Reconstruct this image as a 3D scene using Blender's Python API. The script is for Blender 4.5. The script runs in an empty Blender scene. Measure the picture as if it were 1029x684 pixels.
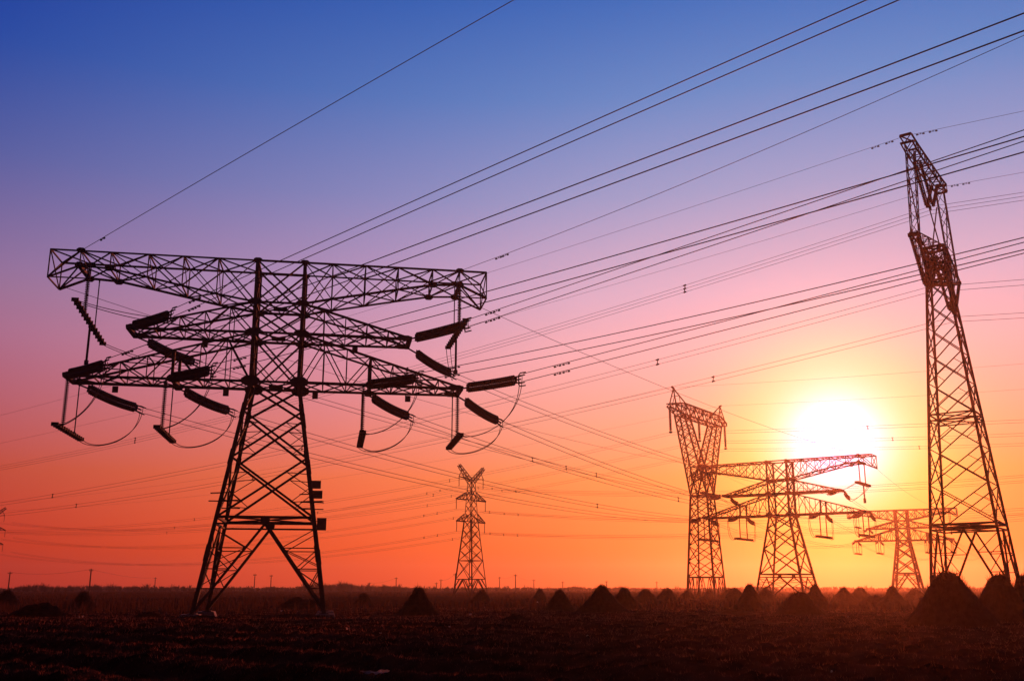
import bpy, math, random
from mathutils import Vector, Matrix, noise

# ------------------------------------------------------------------ camera, sky, sun, exposure
scn = bpy.context.scene
COL = scn.collection
R = math.radians
EYE = 2.3
cam_d = bpy.data.cameras.new('camera')
cam_d.sensor_width = 36.0
cam_d.lens = 36.0 * 1000 / 1029
cam_d.clip_start = 0.1
cam_d.clip_end = 9000
cam = bpy.data.objects.new('camera', cam_d)
COL.objects.link(cam)
cam.location = (0, 0, EYE)
cam.rotation_euler = (R(90) + math.atan(0.248), 0, 0)
scn.camera = cam

SUN_AZ, SUN_EL = 18.1, 7.5            # degrees: right of the view's heading, above the horizon
sdir = Vector((math.sin(R(SUN_AZ)) * math.cos(R(SUN_EL)), math.cos(R(SUN_AZ)) * math.cos(R(SUN_EL)), math.sin(R(SUN_EL))))


def lin(c):
    return tuple(((v / 255 / 12.92) if v <= 10 else ((v / 255 + .055) / 1.055) ** 2.4) for v in c)


world = bpy.data.worlds.new('World')
scn.world = world
world.use_nodes = True
nt = world.node_tree
nt.nodes.clear()


def N(tree, kind, **kw):
    n = tree.nodes.new(kind)
    for k, v in kw.items():
        setattr(n, k, v)
    return n


def mth(tree, op, a, b=None, c=None):
    n = N(tree, 'ShaderNodeMath', operation=op)
    for i, v in enumerate((a, b, c)):
        if v is None:
            continue
        if isinstance(v, (int, float)):
            n.inputs[i].default_value = v
        else:
            tree.links.new(v, n.inputs[i])
    return n.outputs[0]


def ramp(tree, fac, stops):
    n = N(tree, 'ShaderNodeValToRGB')
    els = n.color_ramp.elements
    els[0].position, els[0].color = stops[0][0], (*stops[0][1], 1)
    els[1].position, els[1].color = stops[-1][0], (*stops[-1][1], 1)
    for p, c in stops[1:-1]:
        e = els.new(p)
        e.color = (*c, 1)
    tree.links.new(fac, n.inputs[0])
    return n.outputs[0]


tc = N(nt, 'ShaderNodeTexCoord')
nrm = N(nt, 'ShaderNodeVectorMath', operation='NORMALIZE')
nt.links.new(tc.outputs['Generated'], nrm.inputs[0])
sep = N(nt, 'ShaderNodeSeparateXYZ')
nt.links.new(nrm.outputs[0], sep.inputs[0])
elev = mth(nt, 'MULTIPLY', mth(nt, 'ARCSINE', sep.outputs['Z']), 180 / math.pi)
dot = N(nt, 'ShaderNodeVectorMath', operation='DOT_PRODUCT')
nt.links.new(nrm.outputs[0], dot.inputs[0])
dot.inputs[1].default_value = sdir
ang = mth(nt, 'MULTIPLY', mth(nt, 'ARCCOSINE', mth(nt, 'MINIMUM', dot.outputs['Value'], 1.0)), 180 / math.pi)
SKY = [(-3, (120, 40, 30)), (0.3, (244, 84, 30)), (2.1, (252, 102, 34)), (6, (253, 133, 74)), (8.9, (246, 150, 128)),
       (12.9, (238, 166, 176)), (16.3, (212, 167, 196)), (22, (152, 152, 200)), (27.5, (98, 134, 199)),
       (32.8, (62, 113, 193)), (42, (26, 44, 84)), (90, (12, 10, 14))]
base = ramp(nt, mth(nt, 'MULTIPLY_ADD', elev, 0.01, 0.1), [((e + 10) / 100, lin(c)) for e, c in SKY])
angn = mth(nt, 'DIVIDE', ang, 180.0)
gain_lo = ramp(nt, angn, [(0, (1, 1, 1)), (14 / 180, (1, 1, 1)), (27 / 180, (.93, .66, .9)), (48 / 180, (.54, .215, .58)), (90 / 180, (.12, .03, .06)), (1, (.05, .012, .02))])
gain_md = ramp(nt, angn, [(0, (1, 1, 1)), (16 / 180, (1, 1, 1)), (28 / 180, (.76, .72, .86)), (48 / 180, (.42, .40, .58)), (90 / 180, (.09, .05, .07)), (1, (.04, .015, .02))])
gain_hi = ramp(nt, angn, [(0, (1, 1, 1)), (20 / 180, (1, 1, 1)), (30 / 180, (.70, .76, .88)), (50 / 180, (.14, .27, .62)), (90 / 180, (.06, .04, .07)), (1, (.03, .012, .02))])


def blend(a, b, e0, e1):
    r_ = N(nt, 'ShaderNodeMapRange')
    nt.links.new(elev, r_.inputs['Value'])
    r_.inputs['From Min'].default_value = e0
    r_.inputs['From Max'].default_value = e1
    x_ = N(nt, 'ShaderNodeMix', data_type='RGBA')
    nt.links.new(r_.outputs[0], x_.inputs['Factor'])
    nt.links.new(a, x_.inputs['A'])
    nt.links.new(b, x_.inputs['B'])
    return x_.outputs['Result']


gain = blend(blend(gain_lo, gain_md, 3, 15), gain_hi, 15, 28)
mixg = N(nt, 'ShaderNodeMix', data_type='RGBA', blend_type='MULTIPLY')
mixg.inputs['Factor'].default_value = 1
nt.links.new(base, mixg.inputs['A'])
nt.links.new(gain, mixg.inputs['B'])


def gauss(a0, s):
    q = mth(nt, 'DIVIDE', ang, s)
    return mth(nt, 'MULTIPLY', mth(nt, 'EXPONENT', mth(nt, 'MULTIPLY', mth(nt, 'MULTIPLY', q, q), -1.0)), a0)


gl = N(nt, 'ShaderNodeCombineXYZ')
tail = mth(nt, 'MULTIPLY', mth(nt, 'EXPONENT', mth(nt, 'MULTIPLY', ang, -0.1)), 1.0)
nt.links.new(mth(nt, 'MULTIPLY_ADD', tail, .10, gauss(.8, 4.6)), gl.inputs[0])
nt.links.new(mth(nt, 'MULTIPLY_ADD', tail, .10, gauss(.8, 4.4)), gl.inputs[1])
nt.links.new(gauss(1.9, 2.5), gl.inputs[2])
addg = N(nt, 'ShaderNodeMix', data_type='RGBA', blend_type='ADD')
addg.inputs['Factor'].default_value = 1
addg.clamp_result = False
nt.links.new(mixg.outputs['Result'], addg.inputs['A'])
nt.links.new(gl.outputs[0], addg.inputs['B'])
sky = N(nt, 'ShaderNodeTexSky', sky_type='NISHITA', sun_disc=False, sun_elevation=R(SUN_EL), sun_rotation=R(SUN_AZ), dust_density=3.0)
bgA = N(nt, 'ShaderNodeBackground')
nt.links.new(addg.outputs['Result'], bgA.inputs['Color'])
bgA.inputs['Strength'].default_value = 1.0
bgB = N(nt, 'ShaderNodeBackground')
nt.links.new(sky.outputs[0], bgB.inputs['Color'])
bgB.inputs['Strength'].default_value = 0.002      # dusk: the clear-sky share is small
addS = N(nt, 'ShaderNodeAddShader')
nt.links.new(bgA.outputs[0], addS.inputs[0])
nt.links.new(bgB.outputs[0], addS.inputs[1])
wo = N(nt, 'ShaderNodeOutputWorld')
nt.links.new(addS.outputs[0], wo.inputs['Surface'])

sun_d = bpy.data.lights.new('sun', 'SUN')
sun_d.energy = 2.5
sun_d.angle = R(0.5)
sun_d.color = (1.0, 0.15, 0.045)
sun = bpy.data.objects.new('sun', sun_d)
COL.objects.link(sun)
sun.rotation_euler = (-sdir).to_track_quat('-Z', 'Y').to_euler()

HAZE_D, HAZE_G = .00022, .85
scn.view_settings.view_transform = 'Standard'
scn.view_settings.look = 'None'
scn.view_settings.exposure = 0
scn.view_settings.gamma = 1
scn.view_settings.use_curve_mapping = False

# ------------------------------------------------------------------ materials
def mat(name, c1, c2=None, scale=1.0, rough=.8, metal=0.0, bump=0.0, detail=6, spec=.5):
    m = bpy.data.materials.new(name)
    m.use_nodes = True
    t = m.node_tree
    b = t.nodes['Principled BSDF']
    b.inputs['Roughness'].default_value = rough
    b.inputs['Metallic'].default_value = metal
    b.inputs['Specular IOR Level'].default_value = spec
    co = N(t, 'ShaderNodeTexCoord')
    nz = N(t, 'ShaderNodeTexNoise')
    nz.inputs['Scale'].default_value = scale
    nz.inputs['Detail'].default_value = detail
    t.links.new(co.outputs['Object'], nz.inputs['Vector'])
    c2 = c2 or tuple(v * .7 for v in c1)
    o = ramp(t, nz.outputs['Fac'], [(.35, c2), (.65, c1)])
    t.links.new(o, b.inputs['Base Color'])
    if bump:
        bp = N(t, 'ShaderNodeBump')
        bp.inputs['Strength'].default_value = bump
        t.links.new(nz.outputs['Fac'], bp.inputs['Height'])
        t.links.new(bp.outputs[0], b.inputs['Normal'])
    return m


M = {
    'steel': mat('weathered_steel', (.05, .045, .044), (.03, .027, .026), 1.5, .8, .1),
    'rust': mat('rusty_steel', (.03, .024, .021), (.02, .015, .014), 2, .8, .2),
    'porcelain': mat('brown_porcelain', (.05, .03, .022), (.035, .022, .018), 3, .55),
    'wire': mat('aluminium_wire', (.10, .095, .09), (.08, .075, .07), 4, .7, .3),
    'plate': mat('painted_plate', (.10, .085, .085), (.075, .065, .065), 2, .6),
    'concrete': mat('concrete', (.30, .27, .24), (.2, .18, .16), 2, .9, bump=.3),
    'straw': mat('dry_corn_stalk', (.15, .075, .04), (.07, .032, .02), 3, .9, spec=.03),
    'straw_dark': mat('weathered_stalk', (.075, .036, .022), (.03, .015, .01), 3, .9, spec=.03),
    'earth': mat('dark_earth', (.045, .018, .012), (.018, .008, .006), 1.2, 1, bump=.5, spec=.03),
    'wood': mat('pole_wood', (.08, .06, .045), (.05, .04, .03), 2, .9),
    'twig': mat('bare_twigs', (.05, .028, .022), (.03, .016, .013), .3, .9, spec=.03),
}
# pale litter lets light through
def leafy(m, col, k):
    t = m.node_tree
    tr = N(t, 'ShaderNodeBsdfTranslucent')
    tr.inputs[0].default_value = (*col, 1)
    mx = N(t, 'ShaderNodeMixShader')
    mx.inputs[0].default_value = k
    t.links.new(t.nodes['Principled BSDF'].outputs[0], mx.inputs[1])
    t.links.new(tr.outputs[0], mx.inputs[2])
    t.links.new(mx.outputs[0], t.nodes['Material Output'].inputs['Surface'])


M['stubble'] = mat('broken_stubble', (.2, .1, .06), (.1, .05, .03), 3, .9, spec=.03)
leafy(M['straw'], (.2, .1, .05), .4)
leafy(M['stubble'], (.32, .14, .08), .5)
leafy(M['straw_dark'], (.10, .045, .025), .35)
ml = mat('thin_plastic', (.4, .33, .3), (.3, .25, .22), 3, .6)
t = ml.node_tree
tr = N(t, 'ShaderNodeBsdfTranslucent')
tr.inputs[0].default_value = (.5, .4, .34, 1)
mx = N(t, 'ShaderNodeMixShader')
mx.inputs[0].default_value = .6
t.links.new(t.nodes['Principled BSDF'].outputs[0], mx.inputs[1])
t.links.new(tr.outputs[0], mx.inputs[2])
t.links.new(mx.outputs[0], t.nodes['Material Output'].inputs['Surface'])
M['plastic'] = ml

# ------------------------------------------------------------------ helpers
class MB:
    """collects shapes and links them as ONE mesh object"""
    def __init__(s):
        s.v, s.f = [], []

    def prism(s, ring0, ring1, caps=True):
        n, o = len(ring0), len(s.v)
        s.v += [tuple(p) for p in ring0] + [tuple(p) for p in ring1]
        for i in range(n):
            j = (i + 1) % n
            s.f.append((o + i, o + j, o + n + j, o + n + i))
        if caps:
            s.f.append(tuple(o + n - 1 - i for i in range(n)))
            s.f.append(tuple(o + n + i for i in range(n)))

    @staticmethod
    def frame(d):
        d = d.normalized()
        up = Vector((0, 0, 1)) if abs(d.z) < .95 else Vector((0, 1, 0))
        a = d.cross(up).normalized()
        return a, a.cross(d).normalized()

    def bar(s, p, q, w, h=None):
        p, q = Vector(p), Vector(q)
        if (q - p).length < 1e-4:
            return
        a, b = s.frame(q - p)
        a, b = a * w / 2, b * (h or w) / 2
        s.prism([p - a - b, p + a - b, p + a + b, p - a + b], [q - a - b, q + a - b, q + a + b, q - a + b])

    def angle(s, p, q, w, flip=1):
        """L-section steel member"""
        p, q = Vector(p), Vector(q)
        if (q - p).length < 1e-4:
            return
        a, b = s.frame(q - p)
        a = a * flip
        k = .16
        prof = [(0, 0), (1, 0), (1, k), (k, k), (k, 1), (0, 1)]
        if flip < 0:
            prof = prof[::-1]
        r = [(x - .5, y - .5) for x, y in prof]
        s.prism([p + a * x * w + b * y * w for x, y in r], [q + a * x * w + b * y * w for x, y in r])

    def tube(s, pts, r, n=5):
        pts = [Vector(p) for p in pts]
        rs = r if isinstance(r, (list, tuple)) else [r] * len(pts)
        o = len(s.v)
        for i, p in enumerate(pts):
            d = pts[min(i + 1, len(pts) - 1)] - pts[max(i - 1, 0)]
            a, b = s.frame(d)
            for k in range(n):
                t_ = 2 * math.pi * k / n
                s.v.append(tuple(p + (a * math.cos(t_) + b * math.sin(t_)) * rs[i]))
        for i in range(len(pts) - 1):
            for k in range(n):
                j = (k + 1) % n
                s.f.append((o + i * n + k, o + i * n + j, o + i * n + n + j, o + i * n + n + k))
        s.f.append(tuple(o + n - 1 - k for k in range(n)))
        e = o + (len(pts) - 1) * n
        s.f.append(tuple(e + k for k in range(n)))

    def box(s, c, sx, sy, sz):
        x, y, z = c
        s.prism([(x - sx / 2, y - sy / 2, z - sz / 2), (x + sx / 2, y - sy / 2, z - sz / 2), (x + sx / 2, y + sy / 2, z - sz / 2), (x - sx / 2, y + sy / 2, z - sz / 2)],
                [(x - sx / 2, y - sy / 2, z + sz / 2), (x + sx / 2, y - sy / 2, z + sz / 2), (x + sx / 2, y + sy / 2, z + sz / 2), (x - sx / 2, y + sy / 2, z + sz / 2)])

    def plate_xz(s, c, w, h, th=.04):
        """gusset plate: octagon in the x-z plane"""
        x, y, z = c
        o = [(-.5, -.2), (-.25, -.5), (.25, -.5), (.5, -.2), (.5, .2), (.25, .5), (-.25, .5), (-.5, .2)]
        s.prism([(x + a * w, y - th / 2, z + b * h) for a, b in o], [(x + a * w, y + th / 2, z + b * h) for a, b in o])

    def build(s, name, m, parent=None, smooth=False):
        me = bpy.data.meshes.new(name)
        me.from_pydata(s.v, [], s.f)
        me.materials.append(m)
        if smooth:
            me.polygons.foreach_set('use_smooth', [True] * len(me.polygons))
        me.update()
        o = bpy.data.objects.new(name, me)
        COL.objects.link(o)
        if parent:
            o.parent = parent
        return o


def tag(o, label=None, cat=None, group=None, kind=None):
    if label:
        n = len(label.split())
        if not 4 <= n <= 16:
            print('LABEL LENGTH', n, label)
        o['label'] = label
    if cat:
        o['category'] = cat
    if group:
        o['group'] = group
    if kind:
        o['kind'] = kind
    return o


def empty(name, loc, rot=(0, 0, 0)):
    o = bpy.data.objects.new(name, None)
    COL.objects.link(o)
    o.location = loc
    o.rotation_euler = rot
    o.empty_display_size = .5
    return o


class Frame:
    """a tower's own axes: +y at a compass heading, +x to its right"""
    def __init__(s, x, y, head, dz=0, off=0):
        h = R(head)
        s.o = Vector((x, y, 0))
        s.Y = Vector((math.sin(h), math.cos(h), 0))
        s.X = Vector((math.cos(h), -math.sin(h), 0))
        s.head = head
        s.dz = dz

    def w(s, a, b, c):
        return s.o + s.X * a + s.Y * b + Vector((0, 0, c + s.dz))

    def empty(s, name):
        return empty(name, s.o, (0, 0, -R(s.head)))


def hdir(h):
    return Vector((math.sin(R(h)), math.cos(R(h)), 0))


def lerp(a, b, k):
    return a + (b - a) * k


# ------------------------------------------------------------------ ground
FUR = hdir(33)       # across the furrows


def ground_z(x, y):
    r = math.hypot(x, y)
    s = x * FUR.x + y * FUR.y
    u = x * FUR.y - y * FUR.x
    wob = noise.noise(Vector((x * .03, y * .03, 3))) * 1.1 + noise.noise(Vector((x * .15, y * .15, 9))) * .35
    fade = 1 / (1 + (r / 95) ** 4)
    z = 0
    z += .4 * fade * math.sin((s + wob) / 4.6 * 2 * math.pi) * (.9 + .4 * noise.noise(Vector((x * .02, y * .02, 5))))
    z += .06 * fade * math.sin((s + wob * .6) / .95 * 2 * math.pi)
    z += .12 * noise.noise(Vector((x * .11, y * .11, 1))) * fade
    z += .10 * noise.noise(Vector((x * .5, y * .5, 2))) * fade
    z += (.13 * noise.noise(Vector((x * 1.6, y * 1.6, 4))) + .07 * noise.noise(Vector((x * 4.5, y * 4.5, 6)))) * fade
    z += .25 * noise.noise(Vector((x * .012, y * .012, 7))) * min(1, r / 60)
    z -= .55 * math.exp(-((x + 23) ** 2 + (y - 94) ** 2) / 19 ** 2)      # the big tower stands in a slight hollow
    return z - .08


g = MB()
angs = []
a = -180.0
while a < 180:
    angs.append(a)
    a += .3 if abs(a) < 34 else (1.5 if abs(a) < 60 else 6)
rad = [.6]
while rad[-1] < 2600:
    rr = rad[-1]
    rad.append(rr + max(.12, min(rr * .012, .6)) if rr < 110 else rr * 1.06)
na = len(angs)
for rr in rad:
    for a in angs:
        x, y = rr * math.sin(R(a)), rr * math.cos(R(a))
        g.v.append((x, y, ground_z(x, y)))
for i in range(len(rad) - 1):
    for j in range(na):
        k = (j + 1) % na
        g.f.append((i * na + j, i * na + k, (i + 1) * na + k, (i + 1) * na + j))
g.f.append(tuple(range(na - 1, -1, -1)))
gm = mat('field_soil', (.085, .032, .02), (.018, .0065, .005), .9, 1, bump=.6, detail=10, spec=.0)
tag(g.build('field_ground', gm, smooth=True), kind='structure')

# ------------------------------------------------------------------ towers
ZT, Z1, Z2, Z3 = 33.0, 28.85, 25.85, 21.1
STA = [2.25, 5.4, 8.6, 11.8, 15.2, 17.9, 20.6]
STZ = [28.85, 29.45, 30.1, 30.75, 31.4, 31.55, 30.3]


def angle_tower(fr, label, off, base_half, zoff, k=1.0, detail=True):
    """tension tower: one long top arm, two arm pairs below; k widens the members"""
    root = fr.empty('transmission_tower')
    root.location.z = zoff + fr.dz
    tag(root, label, 'transmission tower')
    zo = zoff                                     # where the ground lies in the tower's own heights
    Q = lambda x, y, z: Vector((x + off, y, z - zo))
    P = lambda x, y, z: Vector((x, y, z - zo))
    hb = lambda z: 2.2 + (base_half - 2.2) * (Z3 - z) / (Z3 - zo)       # body half width
    C4 = ((-1, -1), (1, -1), (1, 1), (-1, 1))
    # legs
    foot = .62 if detail else .2
    for sx, sy in C4:
        m = MB()
        z0 = zo + foot
        m.angle(Q(sx * hb(z0), sy * hb(z0), z0), Q(sx * 2.2, sy * 2.15, Z3), .36 * k, sx)
        if detail:
            m.bar(Q(sx * hb(z0), sy * hb(z0), z0 - .02), Q(sx * hb(z0), sy * hb(z0), z0 + .06), .8)
            # splice sleeves
            for zs in (5.2, 13.8, 18.2):
                m.angle(Q(sx * hb(zs - .7), sy * hb(zs - .7), zs - .7), Q(sx * hb(zs + .7), sy * hb(zs + .7), zs + .7), .45, sx)
        m.build('leg', M['steel'], root)
        if detail:
            m = MB()
            b = hb(zo)
            c = Q(sx * b, sy * b, zo)
            o, tp = .95, .75
            r0 = [c + Vector((u * o, v * o, -.9)) for u, v in C4]
            r1 = [c + Vector((u * o, v * o, .1)) for u, v in C4]
            r2 = [c + Vector((u * tp, v * tp, foot - .02)) for u, v in C4]
            m.prism(r0, r1)
            m.v += []
            m.prism([p + Vector((0, 0, .002)) for p in r1], r2)
            m.build('footing', M['concrete'], root)
    # lower bracing
    m = MB()
    lv = [Z3, 18.2, 13.8, 8.4]
    for f in range(4):
        (ax, ay), (bx, by) = C4[f], C4[(f + 1) % 4]
        A = lambda z: Q(ax * hb(z), ay * hb(z), z)
        B = lambda z: Q(bx * hb(z), by * hb(z), z)
        for i in range(3):
            zt, zb = lv[i], lv[i + 1]
            m.angle(A(zt), B(zb), .2 * k, 1)
            m.angle(B(zt), A(zb), .2 * k, -1)
            if detail and i > 0:                  # redundant members in the panel
                X = (A(zt) + B(zt) + A(zb) + B(zb)) / 4
                for E in (A, B):
                    for (za, zm) in ((zt, .5), (zb, .5)):
                        mid = lerp(E(za), X, .5)
                        m.bar(mid, E(lerp(za, (zt + zb) / 2, .55)), .07)
                        m.bar(mid, lerp(E(zt), E(zb), .5), .07)
        m.angle(A(8.4), B(8.4), .24 * k, 1)
        m.angle(A(7.8), B(7.8), .16 * k, 1)
        mid = (A(7.8) + B(7.8)) / 2
        m.plate_xz(lerp(A(8.1), B(8.1), .5), .8, .7, .06) if f in (0, 2) else None
        zf = zo + foot + .15
        for E in (A, B):
            m.angle(mid, E(zf), .22 * k, 1)
            for i, q in enumerate((.28, .52, .74)):
                d0 = lerp(mid, E(zf), q)
                ze = lerp(7.8, zf, q)
                m.bar(d0, E(ze), .09 * k)
                m.bar(d0, E(lerp(7.8, zf, q - .22)), .08 * k)
                if detail:
                    m.bar(d0, lerp(A(7.8), B(7.8), .5 + (q - .28) * 0) if False else E(lerp(7.8, zf, min(1, q + .2))), .07)
    for f in range(2):
        m.bar(Q(-hb(8.4), (-1) ** f * hb(8.4), 8.4), Q(hb(8.4), -(-1) ** f * hb(8.4), 8.4), .12 * k)
    m.build('bracing', M['steel'], root)
    # mast above the waist
    m = MB()
    for sx, sy in C4:
        m.angle(Q(sx * 2.2, sy * 2.15, Z3), Q(sx * 2.25, sy * 2.15, ZT), .34 * k, sx)
    lv = [Z3, Z2, Z1, ZT]
    for f in range(4):
        (ax, ay), (bx, by) = C4[f], C4[(f + 1) % 4]
        A = lambda z: Q(ax * 2.23, ay * 2.15, z)
        B = lambda z: Q(bx * 2.23, by * 2.15, z)
        for i in range(3):
            zm = (lv[i] + lv[i + 1]) / 2
            m.angle(A(lv[i]), B(lv[i + 1]), .17 * k)
            m.angle(B(lv[i]), A(lv[i + 1]), .17 * k, -1)
            if detail:
                m.bar((A(lv[i]) + B(lv[i])) / 2, lerp(A(lv[i]), A(lv[i + 1]), .5), .09)
                m.bar((A(lv[i]) + B(lv[i])) / 2, lerp(B(lv[i]), B(lv[i + 1]), .5), .09)
        for z in lv:
            m.angle(A(z), B(z), .22 * k)
    for z in lv[:3]:
        m.bar(Q(-2.2, -2.15, z), Q(2.2, 2.15, z), .12 * k)
        m.bar(Q(2.2, -2.15, z), Q(-2.2, 2.15, z), .12 * k)
        if detail:
            m.box(Q(0, 0, z - .1), 1.3, .5, .3)
    for sx in (-1, 1):
        for sy in (-1, 1):
            for z, w, h in ((Z3, 1.7, 1.0), (Z2, 1.4, .7), (Z1, 1.2, .6), (ZT, .8, .4)):
                m.plate_xz(Q(sx * 2.23, sy * 2.33, z), w, h, .05)
    m.build('mast', M['steel'], root)
    # top arm, one part from tip to tip
    m = MB()
    for s in (-1, 1):
        top = lambda i, y: P(s * STA[i] + (off if i == 0 else 0), y * 2.1, ZT)
        bot = lambda i, y: P(s * STA[i] + (off if i == 0 else 0), y * 2.1, STZ[i])
        n = len(STA)
        for i in range(n - 1):
            for y in (-1, 1):
                m.angle(top(i, y), top(i + 1, y), .17 * k, y)
                m.angle(bot(i, y), bot(i + 1, y), .2 * k, y)
                m.bar(top(i + 1, y), bot(i + 1, y), .1 * k)
                if i % 2 == 0:
                    m.angle(bot(i, y), top(i + 1, y), .12 * k)
                    if i < 4:
                        m.bar(top(i, y), bot(i + 1, y), .08 * k)
                else:
                    m.angle(top(i, y), bot(i + 1, y), .12 * k)
                    if i < 4:
                        m.bar(bot(i, y), top(i + 1, y), .08 * k)
            for F in (top, bot):
                m.bar(F(i, -1), F(i + 1, 1), .11 * k)
                m.bar(F(i, 1), F(i + 1, -1), .11 * k)
                m.bar(F(i + 1, -1), F(i + 1, 1), .12 * k)
            m.bar(top(i + 1, -1), bot(i + 1, 1), .07 * k)
        m.bar(top(6, -1), bot(6, 1), .09 * k)
        m.bar(top(6, 1), bot(6, -1), .09 * k)
        # earth-wire brackets and hanger beam
        m.bar(P(s * 17.9, -2.3, STZ[5] - .05), P(s * 17.9, 2.3, STZ[5] - .05), .34 * k)
        for y in (-1, 1):
            m.plate_xz(P(s * 17.9, y * 2.22, ZT), .8, .5, .06)
            m.plate_xz(P(s * 15.2, y * 2.22, STZ[4]), .9, .6, .06)
            m.plate_xz(P(s * 17.9, y * 2.25, STZ[5]), .8, .6, .06)
    for y in (-1, 1):
        m.angle(P(-2.25 + off, y * 2.1, ZT + .003), P(2.25 + off, y * 2.1, ZT + .003), .17 * k)
    m.build('top_crossarm', M['steel'], root)

    # lower arm pairs
    def arm(s, L, zb, zt, n, posts, name):
        m = MB()
        def F(q, y, up):
            x = s * lerp(2.2, L, q) + off * (1 - q)
            yy = y * lerp(2.15, 1.7, q)
            z = lerp(zt, zb + .12, q) if up else zb
            return P(x, yy, z)
        qs = [i / n for i in range(n + 1)]
        for i in range(n):
            a_, b_ = qs[i], qs[i + 1]
            for y in (-1, 1):
                m.angle(F(a_, y, 0), F(b_, y, 0), .25 * k, y)
                m.angle(F(a_, y, 1), F(b_, y, 1), .2 * k, y)
                if i < n - 1:
                    m.bar(F(b_, y, 0), F(b_, y, 1), .09 * k)
                    if i % 2:
                        m.angle(F(a_, y, 1), F(b_, y, 0), .11 * k)
                    else:
                        m.angle(F(a_, y, 0), F(b_, y, 1), .11 * k)
            for up in (0, 1):
                m.bar(F(a_, -1, up), F(b_, 1, up), .1 * k)
                m.bar(F(a_, 1, up), F(b_, -1, up), .1 * k)
                m.bar(F(b_, -1, up), F(b_, 1, up), .1 * k)
        m.bar(P(s * L, -1.9, zb + .05), P(s * L, 1.9, zb + .05), .42 * k)
        for y in (-1, 1):
            m.plate_xz(P(s * (L - .5), y * 1.86, zb + .1), 1.5, .5, .06)
        if posts:
            q = (posts - 2.2) / (L - 2.2)
            for y in (-1, 1):
                m.bar(F(q, y, 0), F(q, y, 1), .26 * k)
                m.plate_xz(F(q, y, 0) + Vector((0, y * .2, 0)), .9, .7, .06)
            m.bar(F(q, -1.1, 0), F(q, 1.1, 0), .36 * k)
        return m.build(name, M['steel'], root)

    for s in (-1, 1):
        arm(s, 13.1, Z2, Z1, 5, 0, 'upper_crossarm')
        arm(s, 18.2, Z3, Z2, 7, 9.1, 'lower_crossarm')
    return root, hb, Q, P


T1 = Frame(-23.21, 93.92, -10.1)
t1_root, hb1, Q1, P1 = angle_tower(T1, 'largest black lattice tower at left with long flat top arm and two sloping arm pairs', .5, 5.6, -.5)
# plates on the tower
for x, y, z, w, h in ((4.42, 3.3, 12.55, .9, .78), (4.58, 3.4, 11.6, .95, .78), (5.1, 3.9, 8.8, .9, 1.2)):
    m = MB()
    m.box((x + .27, y - .2, z), w, .05, h)
    m.bar((x - .5, y - .15, z + h * .25), (x + .5, y - .15, z + h * .25), .07)
    m.bar((x - .5, y - .15, z - h * .25), (x + .5, y - .15, z - h * .25), .07)
    m.build('sign_plate', M['plate'], t1_root)
for x, z in ((-14.5, Z3), (-4.3, Z3), (-6.6, Z2), (7.9, Z2), (13.3, Z3), (4.2, Z3)):
    m = MB()
    m.box((x, 1.78, z), .55, .05, .62)
    m.build('phase_plate', M['plate'], t1_root)
for sx in (-1, 1):
    for sy in (-1, 1):
        for z in (9.75, 10.45):
            m = MB()
            b = hb1(z)
            m.bar(Q1(sx * b - 1.0, sy * (b + .2), z), Q1(sx * b + 1.0, sy * (b + .2), z + (.1 if z > 10 else 0)), .1)
            m.build('climbing_guard', M['steel'], t1_root)

T2 = Frame(60.0, 223.3, 34.0, -3.3)
t2_root = angle_tower(T2, 'lattice angle tower directly under the low sun with three tiers of arms', 0, 5.3, 3.3, 1.25, False)[0]
T3 = Frame(156.0, 404.0, 30.0, -.6)
t3_root = angle_tower(T3, 'small distant angle tower seen between the sunlit tower and the tall right tower', 0, 5.3, .6, 2.1, False)[0]


def lattice_column(m, lo, hi, n, wc, wb, X=True, ratio=1.0):
    """four-sided lattice between two squares given as corner lists"""
    qs = []
    tot = sum(ratio ** i for i in range(n))
    acc = 0
    for i in range(n + 1):
        qs.append(acc / tot)
        acc += ratio ** i
    for i in range(n):
        a_ = [lerp(lo[c], hi[c], qs[i]) for c in range(4)]
        b_ = [lerp(lo[c], hi[c], qs[i + 1]) for c in range(4)]
        for c in range(4):
            d = (c + 1) % 4
            m.angle(a_[c], b_[c], wc, 1)
            if X or i % 2 == 0:
                m.bar(a_[c], b_[d], wb)
            if X or i % 2:
                m.bar(a_[d], b_[c], wb)
    return m


def sq(hx, hy, z, cx=0, cy=0):
    return [Vector((cx + sx * hx, cy + sy * hy, z)) for sx, sy in ((-1, -1), (1, -1), (1, 1), (-1, 1))]


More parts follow.
